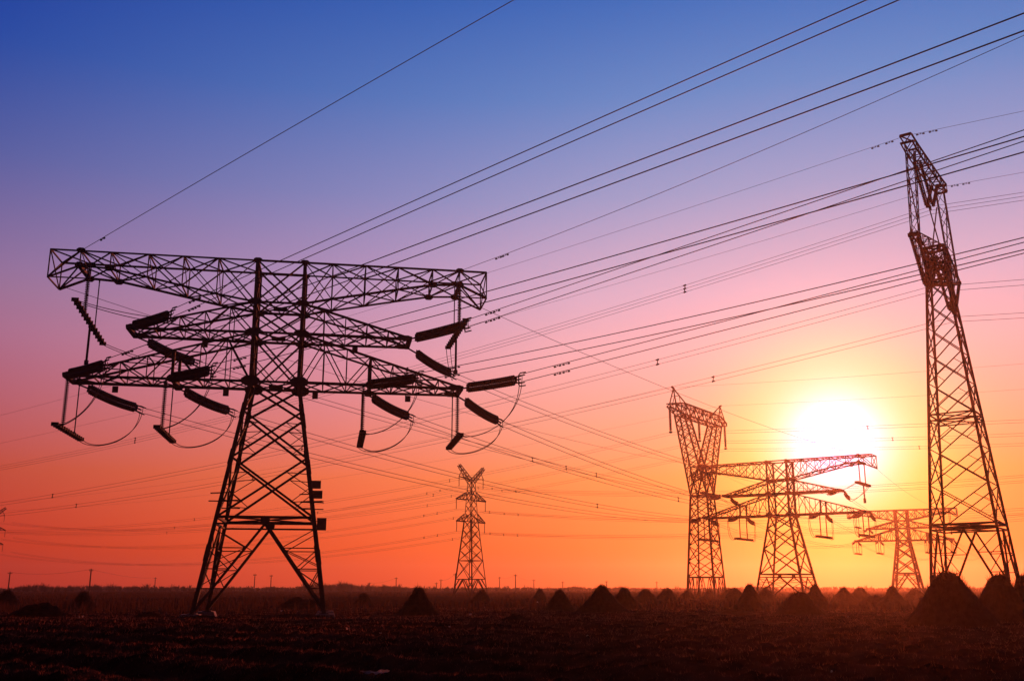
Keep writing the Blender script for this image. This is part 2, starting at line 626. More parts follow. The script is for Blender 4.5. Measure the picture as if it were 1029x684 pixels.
# --- tall compact tower at the right
TR = Frame(44.6, 98.35, -55.3)
tr_root = TR.empty('transmission_tower')
lean = R(1.0)
tag(tr_root, 'tall narrow lattice tower at the right edge rising behind the biggest stalk heap', 'transmission tower')
hbR = lambda z: 3.55 + (1.0 - 3.55) * z / 33.0
for sx, sy in ((-1, -1), (1, -1), (1, 1), (-1, 1)):
    m = MB()
    m.angle((sx * hbR(.3), sy * hbR(.3), .3), (sx * 1.0, sy * 1.0, 33), .24, sx)
    m.build('leg', M['rust'], tr_root)
    m = MB()
    m.box((sx * hbR(0), sy * hbR(0), 0), 1.1, 1.1, .7)
    m.build('footing', M['concrete'], tr_root)
m = MB()
lvR = [33, 30.6, 28, 25.2, 22.2, 19, 15.6, 12, 8.2]
for i in range(len(lvR) - 1):
    a_, b_ = sq(hbR(lvR[i]), hbR(lvR[i]), lvR[i]), sq(hbR(lvR[i + 1]), hbR(lvR[i + 1]), lvR[i + 1])
    for c in range(4):
        d = (c + 1) % 4
        m.bar(a_[c], b_[d], .1)
        m.bar(a_[d], b_[c], .1)
        x0 = (a_[c] + a_[d] + b_[c] + b_[d]) / 4
        if i > 2:
            for E0, E1 in ((a_[c], b_[c]), (a_[d], b_[d])):
                m.bar(lerp(E0, x0, .5), lerp(E0, E1, .5), .06)
                m.bar(lerp(E1, x0, .5), lerp(E0, E1, .5), .06)
for z, w in ((8.2, .2), (7.7, .13), (19, .13), (18.4, .1)):
    a_ = sq(hbR(z), hbR(z), z)
    for c in range(4):
        m.bar(a_[c], a_[(c + 1) % 4], w)
    m.bar(a_[0], a_[2], .1)
    m.bar(a_[1], a_[3], .1)
a_, b_ = sq(hbR(7.7), hbR(7.7), 7.7), sq(hbR(.4), hbR(.4), .4)
for c in range(4):
    d = (c + 1) % 4
    mid = (a_[c] + a_[d]) / 2
    for E, Fo in ((a_[c], b_[c]), (a_[d], b_[d])):
        m.bar(mid, Fo, .17)
        for q in (.3, .55, .78):
            m.bar(lerp(mid, Fo, q), lerp(E, Fo, q), .08)
            m.bar(lerp(mid, Fo, q), lerp(E, Fo, q - .25), .07)
m.build('bracing', M['rust'], tr_root)
m = MB()                                          # shoulders: waist to both arm tips
for s in (-1, 1):
    for i in range(5):
        q0, q1 = i / 5, (i + 1) / 5
        F = lambda q, y, up: Vector((s * lerp(.9, 9.7, q), y * lerp(1.0, .35, q), lerp(36.6, 35.6, q) if up else lerp(33.0, 35.1, q)))
        for y in (-1, 1):
            for up in (0, 1):
                m.angle(F(q0, y, up), F(q1, y, up), .15, y)
            m.bar(F(q0, y, i % 2), F(q1, y, 1 - i % 2), .07)
            m.bar(F(q1, y, 0), F(q1, y, 1), .06)
        for up in (0, 1):
            m.bar(F(q0, -1, up), F(q1, 1, up), .06)
            m.bar(F(q1, -1, up), F(q1, 1, up), .06)
    m.bar((s * 9.7, -.5, 35.3), (s * 9.7, .5, 35.3), .35)
lattice_column(m, sq(1.0, 1.0, 33), sq(.95, .95, 36.6), 2, .24, .13)
for z in (33, 34.8, 36.6):
    a_ = sq(1, 1, z)
    for c in range(4):
        m.bar(a_[c], a_[(c + 1) % 4], .2)
    m.bar(a_[0], a_[2], .15)
    m.bar(a_[1], a_[3], .15)
m.build('shoulder_crossarm', M['rust'], tr_root)
m = MB()                                          # window sides
for s in (-1, 1):
    m = MB()
    lattice_column(m, sq(.35, .35, 35.5, s * 8.9), sq(.35, .4, 45.2, s * 6.6), 7, .1, .05, False)
    m.bar((s * 6.6, -.5, 43.5), (s * 2.0, -.8, 36.6), .1)
    m.bar((s * 6.6, .5, 43.5), (s * 2.0, .8, 36.6), .1)
    m.build('window_frame', M['rust'], tr_root)
m = MB()                                          # top beam
nb = 9
for i in range(nb):
    x0, x1 = lerp(-8.0, 8.0, i / nb), lerp(-8.0, 8.0, (i + 1) / nb)
    def TB(x, y, up):
        e = max(0, (abs(x) - 5.5) / 2.5)
        return Vector((x, y * .55, 46.3 + .15 * e if up else 45.3 + .4 * e))
    for y in (-1, 1):
        for up in (0, 1):
            m.angle(TB(x0, y, up), TB(x1, y, up), .14, y)
        m.bar(TB(x0, y, i % 2), TB(x1, y, 1 - i % 2), .08)
        m.bar(TB(x1, y, 0), TB(x1, y, 1), .07)
    for up in (0, 1):
        m.bar(TB(x0, -1, up), TB(x1, 1, up), .07)
        m.bar(TB(x1, -1, up), TB(x1, 1, up), .08)
for s in (-1, 1):
    m.bar((s * 8, -.55, 45.6), (s * 8, .55, 46.45), .12)
    m.bar((s * 8, -.55, 46.45), (s * 8, .55, 46.45), .2)
    m.bar((s * 8, -.55, 45.6), (s * 8, .55, 45.6), .2)
m.build('top_crossarm', M['rust'], tr_root)
# whole tower leans a touch
tr_root.rotation_euler = (R(-.75), 0, -R(TR.head))

# --- goblet tower
TC = Frame(44.76, 236.08, -56.55)
tc_root = TC.empty('transmission_tower')
tag(tc_root, 'slender goblet shaped lattice tower with a V neck left of the sunlit tower', 'transmission tower')
hbC = lambda z: 3.35 + (2.05 - 3.35) * z / 23.2
for sx, sy in ((-1, -1), (1, -1), (1, 1), (-1, 1)):
    m = MB()
    m.angle((sx * hbC(0), sy * hbC(0), 0), (sx * 2.05, sy * 2.05, 23.2), .38, sx)
    m.build('leg', M['rust'], tc_root)
m = MB()
lv = [23.2, 20.6, 17.8, 14.8, 11.6, 8.2, 4.6]
for i in range(len(lv) - 1):
    a_, b_ = sq(hbC(lv[i]), hbC(lv[i]), lv[i]), sq(hbC(lv[i + 1]), hbC(lv[i + 1]), lv[i + 1])
    for c in range(4):
        d = (c + 1) % 4
        m.bar(a_[c], b_[d], .17)
        m.bar(a_[d], b_[c], .17)
for z in (23.2, 4.6):
    a_ = sq(hbC(z), hbC(z), z)
    for c in range(4):
        m.bar(a_[c], a_[(c + 1) % 4], .32)
a_, b_ = sq(hbC(4.6), hbC(4.6), 4.6), sq(hbC(0), hbC(0), 0)
for c in range(4):
    d = (c + 1) % 4
    for k_ in range(3):
        m.bar(lerp(a_[c], a_[d], (k_ + .5) / 3), lerp(b_[c], b_[d], k_ / 3 + .02), .14)
        m.bar(lerp(a_[c], a_[d], (k_ + .5) / 3), lerp(b_[c], b_[d], (k_ + 1) / 3 - .02), .14)
m.build('bracing', M['rust'], tc_root)
m = MB()
for s in (-1, 1):
    m = MB()
    lo = [Vector((s * (.15 if ix == 0 else 2.05), sy * 2.05, 23.2 if ix else 26.5)) for ix, sy in ((0, -1), (1, -1), (1, 1), (0, 1))]
    hi = [Vector((s * (8.2 if ix == 0 else 11.3), sy * 1.2, 41.0)) for ix, sy in ((0, -1), (1, -1), (1, 1), (0, 1))]
    lattice_column(m, lo, hi, 9, .3, .14)
    for y in (-1, 1):
        m.bar((0.15 * s, y * 2.05, 26.5), (2.05 * s, y * 2.05, 23.2), .2)
        m.bar((0.15 * s, y * 2.05, 26.5), (2.05 * -s, y * 2.05, 23.2), .2)
    m.build('window_frame', M['rust'], tc_root)
m = MB()
nb = 14
for i in range(nb):
    x0, x1 = lerp(-17.1, 17.1, i / nb), lerp(-17.1, 17.1, (i + 1) / nb)
    def CB(x, y, up):
        e = max(0, (abs(x) - 11) / 6.1)
        return Vector((x, y * lerp(1.2, .35, e), (lerp(43.6, 42.6, e) if up else lerp(41.0, 42.0, e))))
    for y in (-1, 1):
        for up in (0, 1):
            m.angle(CB(x0, y, up), CB(x1, y, up), .26, y)
        m.bar(CB(x0, y, i % 2), CB(x1, y, 1 - i % 2), .16)
        m.bar(CB(x1, y, 0), CB(x1, y, 1), .14)
    for up in (0, 1):
        m.bar(CB(x0, -1, up), CB(x1, 1, up), .13)
        m.bar(CB(x0, 1, up), CB(x1, -1, up), .13)
for s in (-1, 1):
    for y in (-1, 1):
        m.bar((s * 14, 0, 46.6), (s * 10.2, y * 1.2, 43.6), .2)
        m.bar((s * 14, 0, 46.6), (s * 14.6, y * .8, 43.0), .2)
        m.bar((s * 12.2, y * .6, 45.1), (s * 12.6, y * .95, 43.4), .12)
        m.bar((s * 14.3, y * .4, 44.8), (s * 12.2, y * .6, 45.1), .12)
    m.bar((s * 13.6, 0, 46.5), (s * 14.8, 0, 46.9), .35)
m.build('top_crossarm', M['rust'], tc_root)


# --- drum towers of the far double circuit
def drum_tower(x, y, head, label):
    fr = Frame(x, y, head)
    root = fr.empty('transmission_tower')
    tag(root, label, 'transmission tower')
    hb = lambda z: lerp(3.4, 1.35, min(1, z / 21.0)) if z < 21 else lerp(1.35, .75, (z - 21) / 11)
    for sx, sy in ((-1, -1), (1, -1), (1, 1), (-1, 1)):
        m = MB()
        m.angle((sx * hb(0), sy * hb(0), 0), (sx * hb(21), sy * hb(21), 21), .28, sx)
        m.build('leg', M['rust'], root)
    m = MB()
    lv = [21, 18.4, 15.6, 12.6, 9.7, 4.6]
    for i in range(len(lv) - 1):
        a_, b_ = sq(hb(lv[i]), hb(lv[i]), lv[i]), sq(hb(lv[i + 1]), hb(lv[i + 1]), lv[i + 1])
        for c in range(4):
            d = (c + 1) % 4
            m.bar(a_[c], b_[d], .12)
            m.bar(a_[d], b_[c], .12)
    for z in (9.7, 4.6):
        a_ = sq(hb(z), hb(z), z)
        for c in range(4):
            m.bar(a_[c], a_[(c + 1) % 4], .2)
    a_, b_ = sq(hb(4.6), hb(4.6), 4.6), sq(hb(0), hb(0), 0)
    for c in range(4):
        d = (c + 1) % 4
        m.bar(lerp(a_[c], a_[d], .5), b_[c], .2)
        m.bar(lerp(a_[c], a_[d], .5), b_[d], .2)
        m.bar(lerp(a_[c], a_[d], .25), lerp(a_[c], b_[c], .5), .14)
        m.bar(lerp(a_[c], a_[d], .75), lerp(a_[d], b_[d], .5), .14)
    m.build('bracing', M['rust'], root)
    m = MB()
    lattice_column(m, sq(hb(21), hb(21), 21), sq(hb(32), hb(32), 32), 5, .2, .1)
    m.build('mast', M['rust'], root)
    for L, z in ((6.3, 20.6), (6.6, 26.8)):
        for s in (-1, 1):
            m = MB()
            b = hb(z)
            for y in (-1, 1):
                m.bar((s * b, y * b, z), (s * L, y * .2, z - .1), .2)
                m.bar((s * b, y * b, z + 2.2), (s * L, y * .2, z), .2)
                for q in (.3, .6):
                    lo = Vector((s * lerp(b, L, q), y * lerp(b, .2, q), z - .1 * q))
                    hi = Vector((s * lerp(b, L, q), y * lerp(b, .2, q), z + 2.2 * (1 - q)))
                    m.bar(lo, hi, .12)
                    m.bar(lo, Vector((s * lerp(b, L, q - .3), y * lerp(b, .2, q - .3), z + 2.2 * (1.3 - q))), .12)
            m.build('crossarm', M['rust'], root)
    for s in (-1, 1):
        m = MB()
        lattice_column(m, [Vector((s * a_ * .8, b_ * .75, 31.6 + c)) for a_, b_, c in ((-.2, -1, .6), (1, -1, 0), (1, 1, 0), (-.2, 1, .6))],
                       [Vector((s * (5.5 + a_ * .5), b_ * .3, 36.2 + c)) for a_, b_, c in ((-.2, -1, .5), (1, -1, 0), (1, 1, 0), (-.2, 1, .5))], 5, .14, .08)
        m.bar((s * .8, -.7, 32.6), (s * 5.6, 0, 33.2), .18)
        m.bar((s * .8, .7, 32.6), (s * 5.6, 0, 33.2), .18)
        m.bar((s * 5.6, 0, 33.2), (s * 4.2, 0, 35.0), .14)
        m.build('earth_wire_peak', M['rust'], root)
    return fr, root


TS, ts_root = drum_tower(-11.8, 290, -53, 'small slim tower with two horns standing between the largest tower and the goblet tower')
TE, te_root = drum_tower(-227, 440, -53, 'tiny two horned tower cut off by the left edge of the view')


# ------------------------------------------------------------------ insulators
def discs(m, p, q, n, r0, r1, sag=0, sides=8):
    p, q = Vector(p), Vector(q)
    pts, rs = [], []
    for i in range(n):
        for u, r in ((.05, r0), (.3, r1), (.62, r1 * .93), (.78, r0)):
            k = (i + u) / n
            pts.append(lerp(p, q, k) + Vector((0, 0, -sag * 4 * k * (1 - k))))
            rs.append(r)
    m.tube(pts, rs, sides)


def ring(m, pts, r):
    m.tube(pts + [pts[0], pts[1]], r, 5)


def tension_proto(name, L, sag, big):
    gap = 1.0 if big else 1.7
    root = empty(name, (0, 0, 0))
    for s in (-1, 1):
        m = MB()
        discs(m, (gap, 0, s * .25), (L - .75, 0, s * .25), 24, .12, .265, sag)
        m.build('insulator_string', M['porcelain'], root)
    for x, sg in ((gap - .13, 1), (L - .62, -1)):
        m = MB()
        m.prism([(x - .14, -.03, -.36), (x + .14, -.03, -.36), (x + .14, -.03, .36), (x - .14, -.03, .36)],
                [(x - .14, .03, -.36), (x + .14, .03, -.36), (x + .14, .03, .36), (x - .14, .03, .36)])
        m.bar((x, 0, 0), (x - sg * (gap - .13 if sg > 0 else .62), 0, 0), .12)
        m.build('yoke_plate', M['steel'], root)
    if big:
        m = MB()
        x = L - .25
        m.tube([(x + .75, .1, -.62), (x + .1, .1, -.62), (x - .1, .1, -.45), (x - .1, .1, .45), (x + .1, .1, .62), (x + .75, .1, .62)], .06, 6)
        m.build('grading_ring', M['steel'], root)
    m = MB()
    for s in (-1, 1):
        m.tube([(L - .6, 0, s * .26), (L - .1, 0, s * .33), (L + .5, 0, s * .35)], [.06, .09, .05], 6)
    m.build('clamp', M['steel'], root)
    return root


def copy_tree(o, parent=None):
    c = o.copy()
    COL.objects.link(c)
    if parent:
        c.parent = parent
    for ch in o.children:
        copy_tree(ch, c)
    return c


used = {}


def place(kind, make, A, B, label, group):
    """first use moves the prototype, later uses copy it"""
    d = B - A
    if kind not in used:
        used[kind] = o = make(d.length)
    else:
        o = copy_tree(used[kind])
        o.scale.x = d.length / used[kind]['_len'] if '_len' in used[kind] else 1
    o.location = A
    o.rotation_euler = (0, -math.asin(d.z / d.length), math.atan2(d.y, d.x))
    tag(o, label, 'insulator', group)
    return o


# ------------------------------------------------------------------ wires
def para(S, hd, z0, k, c, t0, t1, n):
    d = hdir(hd)
    out = []
    for i in range(n + 1):
        t_ = lerp(t0, t1, i / n)
        out.append(Vector((S.x, S.y, 0)) + d * t_ + Vector((0, 0, z0 + k * t_ + c * t_ * t_)))
    return out


def wire_thing(name, label, group, fn, offs, r, spacers=(), dampers=(), n=48, t0=0, t1=100, sides=5):
    """fn(t) -> point; a bundle is an Empty with its conductors, spacers and dampers"""
    P0 = fn(t0)
    root = empty(name, P0)
    tag(root, label, 'power line', group)
    pts = [fn(lerp(t0, t1, i / n)) - P0 for i in range(n + 1)]
    for o in offs:
        m = MB()
        m.tube([p + Vector(o) for p in pts], r, sides)
        m.build('conductor', M['wire'], root)
    zs = [o[2] for o in offs]
    for s in spacers:
        p = fn(s) - P0
        d = (fn(s + .1) - fn(s)).normalized()
        m = MB()
        m.bar(p + Vector((0, 0, min(zs) - .12)) + d * .08, p + Vector((0, 0, max(zs) + .12)) - d * .08, .09)
        for z in zs:
            m.bar(p + Vector((0, 0, z)) - d * .18, p + Vector((0, 0, z)) + d * .18, .13)
        m.build('spacer', M['steel'], root)
    for s in dampers:
        for o in offs:
            p = fn(s) - P0 + Vector(o)
            d = (fn(s + .1) - fn(s)).normalized()
            dn = Vector((0, 0, -.13))
            m = MB()
            m.bar(p + dn - d * .3, p + dn + d * .3, .03)
            m.bar(p, p + dn, .06)
            m.bar(p + dn - d * .4, p + dn - d * .2, .12)
            m.bar(p + dn + d * .2, p + dn + d * .4, .12)
            m.build('damper', M['steel'], root)
    return root


def pf(S, hd, z0, k, c):
    d = hdir(hd)
    return lambda t_: Vector((S.x, S.y, 0)) + d * t_ + Vector((0, 0, z0 + k * t_ + c * t_ * t_))


PAIR = ((0, 0, .36), (0, 0, -.36))
PAIRF = ((0, 0, .27), (0, 0, -.27))
PH = {   # phase: attach x on the arm, arm height, name, near-span z0/slope/curvature, far-span curvature
    'mL': (-13.1, Z2, 'upper left arm tip', (25.52, .058, -.00006), .00026),
    'mR': (13.1, Z2, 'upper right arm tip', (25.69, .068, .00003), .00055),
    'oL': (-18.2, Z3, 'lower left arm tip', (21.07, .022, .00011), .00044),
    'iL': (-9.3, Z3, 'lower left arm middle', (21.18, -.012, .00024), .00048),
    'iR': (8.8, Z3, 'lower right arm middle', (21.20, -.025, .00055), .00057),
    'oR': (18.2, Z3, 'lower right arm tip', (20.84, .054, .00005), .00085),
}
NEAR_H = 132.0
INS = 7.8


def far_line(fa, fb, xa, za, ya, xb, zb, yb, c):
    """parabola between two attachment points"""
    A, B = fa.w(xa, ya, za), fb.w(xb, yb, zb)
    d = B - A
    L = math.hypot(d.x, d.y)
    u = Vector((d.x, d.y, 0)) / L
    k = (B.z - A.z) / L - c * L
    return (lambda t_: Vector((A.x, A.y, 0)) + u * t_ + Vector((0, 0, A.z + k * t_ + c * t_ * t_))), L, A, B


TAIL = Frame(T3.o.x + 110, T3.o.y + 190, 30, -.6)
WORD = {'mL': 'upper left', 'mR': 'upper right', 'oL': 'lower left outer', 'iL': 'lower left inner', 'iR': 'lower right inner', 'oR': 'lower right outer'}


def tproto(kind, L, sag, big):
    def mk(Ld):
        o = tension_proto('tension_insulator', Ld, sag, big)
        return o
    return mk


clamp = {}
for ph, (x, z, nm, (z0, k, c), cf) in PH.items():
    # near span, passing to the right of the camera
    S = T1.w(x, -1.75, 0)
    A = T1.w(x, -1.85, z)
    fn = pf(S, NEAR_H, z0 - .2, k + .0015, c)
    E = fn(INS) - Vector((0, 0, .1))
    place('near', tproto('near', INS, .04, True), A, E, 'tension insulator pointing up right from the largest tower\'s ' + nm, 'tension insulators of the largest tower')
    clamp[(ph, 0)] = E
    damp = {'mR': (10.6, 11.6), 'iR': (11.6, 12.6), 'oR': (12.2, 13.2), 'mL': (11, 12), 'oL': (11, 12), 'iL': (11.5, 12.5)}[ph]
    wire_thing('power_line', 'twin power line climbing right past the camera from the largest tower\'s ' + nm,
               'power lines on the near span', fn, PAIR, .033, (), damp, 60, INS + .3, 190)
    # far span to the tower under the sun
    fn, L, A, B = far_line(T1, T2, x, z - .75, 1.75, x, z - .75, -1.75, cf)
    E = fn(INS)
    place('far', tproto('far', INS, .16, False), T1.w(x, 1.85, z), E, 'dark tension insulator drooping down right from the largest tower\'s ' + nm, 'tension insulators of the largest tower')
    clamp[(ph, 1)] = E
    sp = {'mL': (75, 86, 97), 'iL': (88,), 'iR': (73,), 'oR': (70,)}.get(ph, ())
    wire_thing('power_line', 'twin power line sagging toward the sunlit tower from the largest tower\'s ' + nm,
               'power lines between the largest and the sunlit tower', fn, PAIRF, .03, sp, (), 50, INS + .3, L - INS)
    E2 = fn(L - INS)
    place('mid', tproto('mid', INS, .2, False), T2.w(x, -1.85, z), E2, 'tiny insulator on the near side of the sunlit tower\'s ' + nm, 'tension insulators of the sunlit tower')
    clamp[(ph, 2)] = E2
    fn, L, A, B = far_line(T2, T3, x, z - .6, 1.75, x, z - .6, -1.75, .00035)
    E = fn(INS)
    place('mid', None, T2.w(x, 1.85, z), E, 'tiny tension insulator on the far side of the sunlit tower\'s ' + nm, 'tension insulators of the sunlit tower')
    clamp[(ph, 3)] = E
    wire_thing('power_line', 'faint twin power line from the sunlit to the distant angle tower, %s phase' % WORD[ph],
               'power lines between the sunlit and the distant angle tower', fn, PAIRF, .04, (), (), 30, INS + .3, L - INS, 4)
    E2 = fn(L - INS)
    place('mid', None, T3.w(x, -1.85, z), E2, 'minute insulator near side of the distant angle tower\'s ' + nm, 'tension insulators of the distant angle tower')
    clamp[(ph, 4)] = E2
    fn, L, A, B = far_line(T3, TAIL, x, z - .6, 1.75, x, z - .6, -1.75, .00035)
    E = fn(INS)
    place('mid', None, T3.w(x, 1.85, z), E, 'minute insulator far side of the distant angle tower\'s ' + nm, 'tension insulators of the distant angle tower')
    clamp[(ph, 5)] = E
    wire_thing('power_line', 'faint twin power line leaving the distant angle tower toward the horizon, %s phase' % WORD[ph],
               'power lines beyond the distant angle tower', fn, PAIRF, .04, (), (), 20, INS + .3, L, 4)


def bez(p0, p1, p2, p3, n=18):
    return [p0 * (1 - u) ** 3 + p1 * 3 * u * (1 - u) ** 2 + p2 * 3 * u * u * (1 - u) + p3 * u ** 3 for u in [i / n for i in range(n + 1)]]


def jumper(fr, ph, ca, cb, label, group, k=1.0, detail=True):
    x, z = PH[ph][0], PH[ph][1]
    if ph[0] == 'm':
        xb, zb, ztop = (-17.0 if x < 0 else 17.9), (26.6 if x < 0 else 27.0), 31.45
    else:
        xb, zb, ztop = x * (.98 if ph[0] == 'o' else 1.0), 16.15, z
    h = 4.7
    tl = {'mL': (-.9, .3), 'mR': (-.25, -.3)}.get(ph, (0, 0)) if detail else (0, 0)
    TL = lambda v: v + Vector((tl[1] * v.y / h, 0, tl[0] * v.y / h))
    org = fr.w(xb, 0, zb)
    root = empty('jumper_loop', org, (0, 0, -R(fr.head)))
    tag(root, label, 'jumper loop', group)
    inv = Matrix.Rotation(R(fr.head), 3, 'Z')
    loc = lambda p: inv @ (p - org)
    m = MB()
    m.tube([TL(Vector((-.17, -h, 0))), TL(Vector((-.17, h, 0)))], .09 * k, 6)
    m.tube([TL(Vector((.17, -h, 0))), TL(Vector((.17, h, 0)))], .09 * k, 6)
    for i in range(13):
        y = lerp(-h, h, i / 12)
        m.box(TL(Vector((0, y, 0))), .62 * k, .14, .34 * k)
    m.build('support_bar', M['steel'], root)
    for y in (-2.15, 2.15):
        m = MB()
        m.tube([(0, y, .05), (0, y, .35)], .09 * k, 6)
        if detail:
            discs(m, (0, y, .35), (0, y, ztop - zb - .3), 24, .05, .2 if y < 0 else .06, 0, 6)
        m.tube([(0, y, ztop - zb - .3), (0, y, ztop - zb)], .07 * k, 6)
        if not detail:
            m.tube([(0, y, .3), (0, y, ztop - zb)], .12, 5)
        m.build('hanger_rod', M['porcelain'], root)
    if ph[0] == 'm':
        m = MB()
        m.tube([(0, .3, 0), (0, .3, -3.6 if detail else -3)], .11 * k, 6)
        m.tube([(0, .3, -3.6 if detail else -3), (0, .3, -4.0)], .2 * k, 6)
        m.build('stay_rod', M['steel'], root)
    for cl, s in ((ca, -1), (cb, 1)):
        e = loc(cl)
        for off in (-.22, .22):
            p0 = TL(Vector((off, s * (h - .1), -.05)))
            p3 = e + Vector((off * .6, 0, off))
            dz = abs(e.z)
            p1 = p0 + Vector((0, s * 2.6, -.9)) + (p3 - p0) * Vector((1, 0, 0)) .x * Vector((.12, 0, 0))
            p2 = p3 + Vector((0, 0, -max(2.8, dz * .95)))
            if ph[0] == 'm':
                p2 = p3 + Vector((0, 0, -1.2))
                p1 = lerp(p0, p3, .35) + Vector((0, s * 1.0, -.8))
            m = MB()
            m.tube(bez(p0, p1, p2, p3), .035 * k, 5)
            m.build('jumper_cable', M['wire'], root)
    return root


for ph in PH:
    nm = PH[ph][2]
    jumper(T1, ph, clamp[(ph, 0)], clamp[(ph, 1)], 'hanging bar with looping jumper cables below the largest tower\'s ' + nm, 'jumper loops of the largest tower')
    jumper(T2, ph, clamp[(ph, 2)], clamp[(ph, 3)], 'small hanging jumper bar and cables below the sunlit tower\'s ' + nm, 'jumper loops of the sunlit tower', 1.4, False)
    jumper(T3, ph, clamp[(ph, 4)], clamp[(ph, 5)], 'minute hanging jumper bar below the distant angle tower\'s ' + nm, 'jumper loops of the distant angle tower', 1.6, False)

# earth wires of the angle-tower line
wire_thing('earth_wire', 'single thin earth wire climbing from the left top of the largest tower', 'earth wires of the largest tower',
           pf(T1.w(-17.9, -2.1, 0), NEAR_H, 33.0, .062, -.00015), ((0, 0, 0),), .028, (), (4.2,), 60, 0, 150)
wire_thing('earth_wire', 'single thin earth wire climbing from the right top of the largest tower', 'earth wires of the largest tower',
           pf(T1.w(18.1, -2.1, 0), NEAR_H, 33.1, .055, .00075), ((0, 0, 0),), .024, (), (5.0, 5.9), 60, 0, 130)
for s, w_ in ((-1, 'left'), (1, 'right')):
    fn, L, A, B = far_line(T1, T2, s * 20.4, 30.6, 2.0, s * 18.0, 33.0, -2.0, .0003)
    wire_thing('earth_wire', 'single thin earth wire from the largest tower\'s %s top to the sunlit tower' % w_, 'earth wires of the largest tower', fn, ((0, 0, 0),), .026, (), (), 40, 0, L)
    fn, L, A, B = far_line(T2, T3, s * 18.0, 33, 2.0, s * 18.0, 33, -2.0, .0003)
    wire_thing('earth_wire', 'faint single earth wire from the %s top of the sunlit tower to the distant one' % w_, 'earth wires of the sunlit tower', fn, ((0, 0, 0),), .03, (), (), 30, 0, L, 4)

# compact tower: V strings and its line
ROT = Matrix.Translation(TR.o) @ tr_root.rotation_euler.to_matrix().to_4x4()
RW = lambda a, b, c: ROT @ Vector((a, b, c))
VB = {}
for x, zt, zb, nm in ((0, 45.2, 41.2, 'top beam'), (-5.5, 35.2, 31.1, 'near shoulder'), (5.5, 35.2, 31.1, 'far shoulder')):
    org = RW(x, 0, zb)
    root = empty('v_insulator', org, tr_root.rotation_euler)
    tag(root, 'dark V shaped insulator hanging from the %s of the tall right tower' % nm, 'insulator', 'V insulators of the tall right tower')
    for s in (-1, 1):
        m = MB()
        for y in (-.3, .3):
            discs(m, (s * .25, y, .25), (s * 4.0, y, zt - zb - .1), 26, .06, .19, 0, 7)
        m.build('insulator_string', M['porcelain'], root)
    m = MB()
    m.box((0, 0, .1), .9, .12, .45)
    m.bar((0, 0, .1), (0, 0, -.3), .2)
    m.build('yoke_plate', M['steel'], root)
    VB[nm] = org
TRI = ((0, 0, .42), (0, 0, 0), (0, 0, -.42))
HL, HR = TR.head, TR.head + 180
lines = (('top beam', 'upper', TRI, (-.139, .0003), (-.055, .0003), (28.4, 72, 135)),
         ('near shoulder', 'middle', PAIRF, (-.126, .00028), (-.09, .0003), (29.8, 87, 150)),
         ('far shoulder', 'lower', PAIRF, (-.125, .00029), (-.092, .0003), (27.8, 110, 160)))
for nm, w_, offs, (kl, cl), (kr, cr), sp in lines:
    p = VB[nm]
    z = p.z - .3 - (.6 if w_ == 'lower' else 0)
    wire_thing('power_line', '%s conductor bundle running down left behind the largest tower from the tall right tower' % w_, 'power lines of the tall right tower',
               pf(p, HL, z, kl, cl), offs, .021, sp, (), 60, 0, 330)
    wire_thing('power_line', '%s conductor bundle leaving the tall right tower through the right edge of the view' % w_, 'power lines of the tall right tower',
               pf(p, HR, z, kr, cr), offs, .021, (), (), 40, 0, 140)
for x, w_ in ((-8.0, 'higher'), (8.0, 'lower')):
    p = RW(x, 0, 46.3)
    wire_thing('earth_wire', '%s thin earth wire running down left from the top of the tall right tower' % w_, 'earth wires of the tall right tower',
               pf(p, HL, p.z, -.104, .00018), ((0, 0, 0),), .018, (), (1.6, 3.0), 50, 0, 330)
    wire_thing('earth_wire', '%s thin earth wire leaving the tall right tower through the right edge of the view' % w_, 'earth wires of the tall right tower',
               pf(p, HR, p.z, -.035, .00018), ((0, 0, 0),), .018, (), (1.4, 2.6), 40, 0, 140)

# goblet tower: hanging strings and its line
for x, w_, sl, sr, kr, cr in ((-16.4, 'left', (62, 106, 160), (43,), -.059, .00012), (0, 'middle', (80, 124, 190), (44,), -.075, .00027), (16.4, 'right', (95, 140, 215), (46,), -.075, .00027)):
    top = TC.w(x, 0, 42.2 if x else 41.0)
    org = top.copy()
    root = empty('suspension_insulator', org, (0, 0, -R(TC.head)))
    tag(root, 'long thin insulator hanging from the %s of the goblet tower\'s top arm' % {'left': 'left end', 'middle': 'middle', 'right': 'right end'}[w_], 'insulator', 'hanging insulators of the goblet tower')
    L = 6.0 if x else 4.8
    m = MB()
    m.tube([(0, 0, 0), (0, 0, -.5)], .1, 6)
    discs(m, (0, 0, -.4), (0, 0, -L + .3), 26, .16, .34, 0, 7)
    m.build('insulator_string', M['porcelain'], root)
    m = MB()
    m.bar((0, -.3, -L), (0, .3, -L), .4)
    m.build('clamp', M['steel'], root)
    z = top.z - L - .3
    wire_thing('power_line', 'faint conductor pair running left and down from the goblet tower\'s %s insulator' % w_, 'power lines of the goblet tower',
               pf(top, TC.head, z, -.131, .00030), PAIRF, .024, sl, (), 60, 0, 330, 4)
    wire_thing('power_line', 'faint conductor pair running right across the sun from the goblet tower\'s %s insulator' % w_, 'power lines of the goblet tower',
               pf(top, TC.head + 180, z, kr, cr), PAIRF, .024, sr, (), 50, 0, 160, 4)
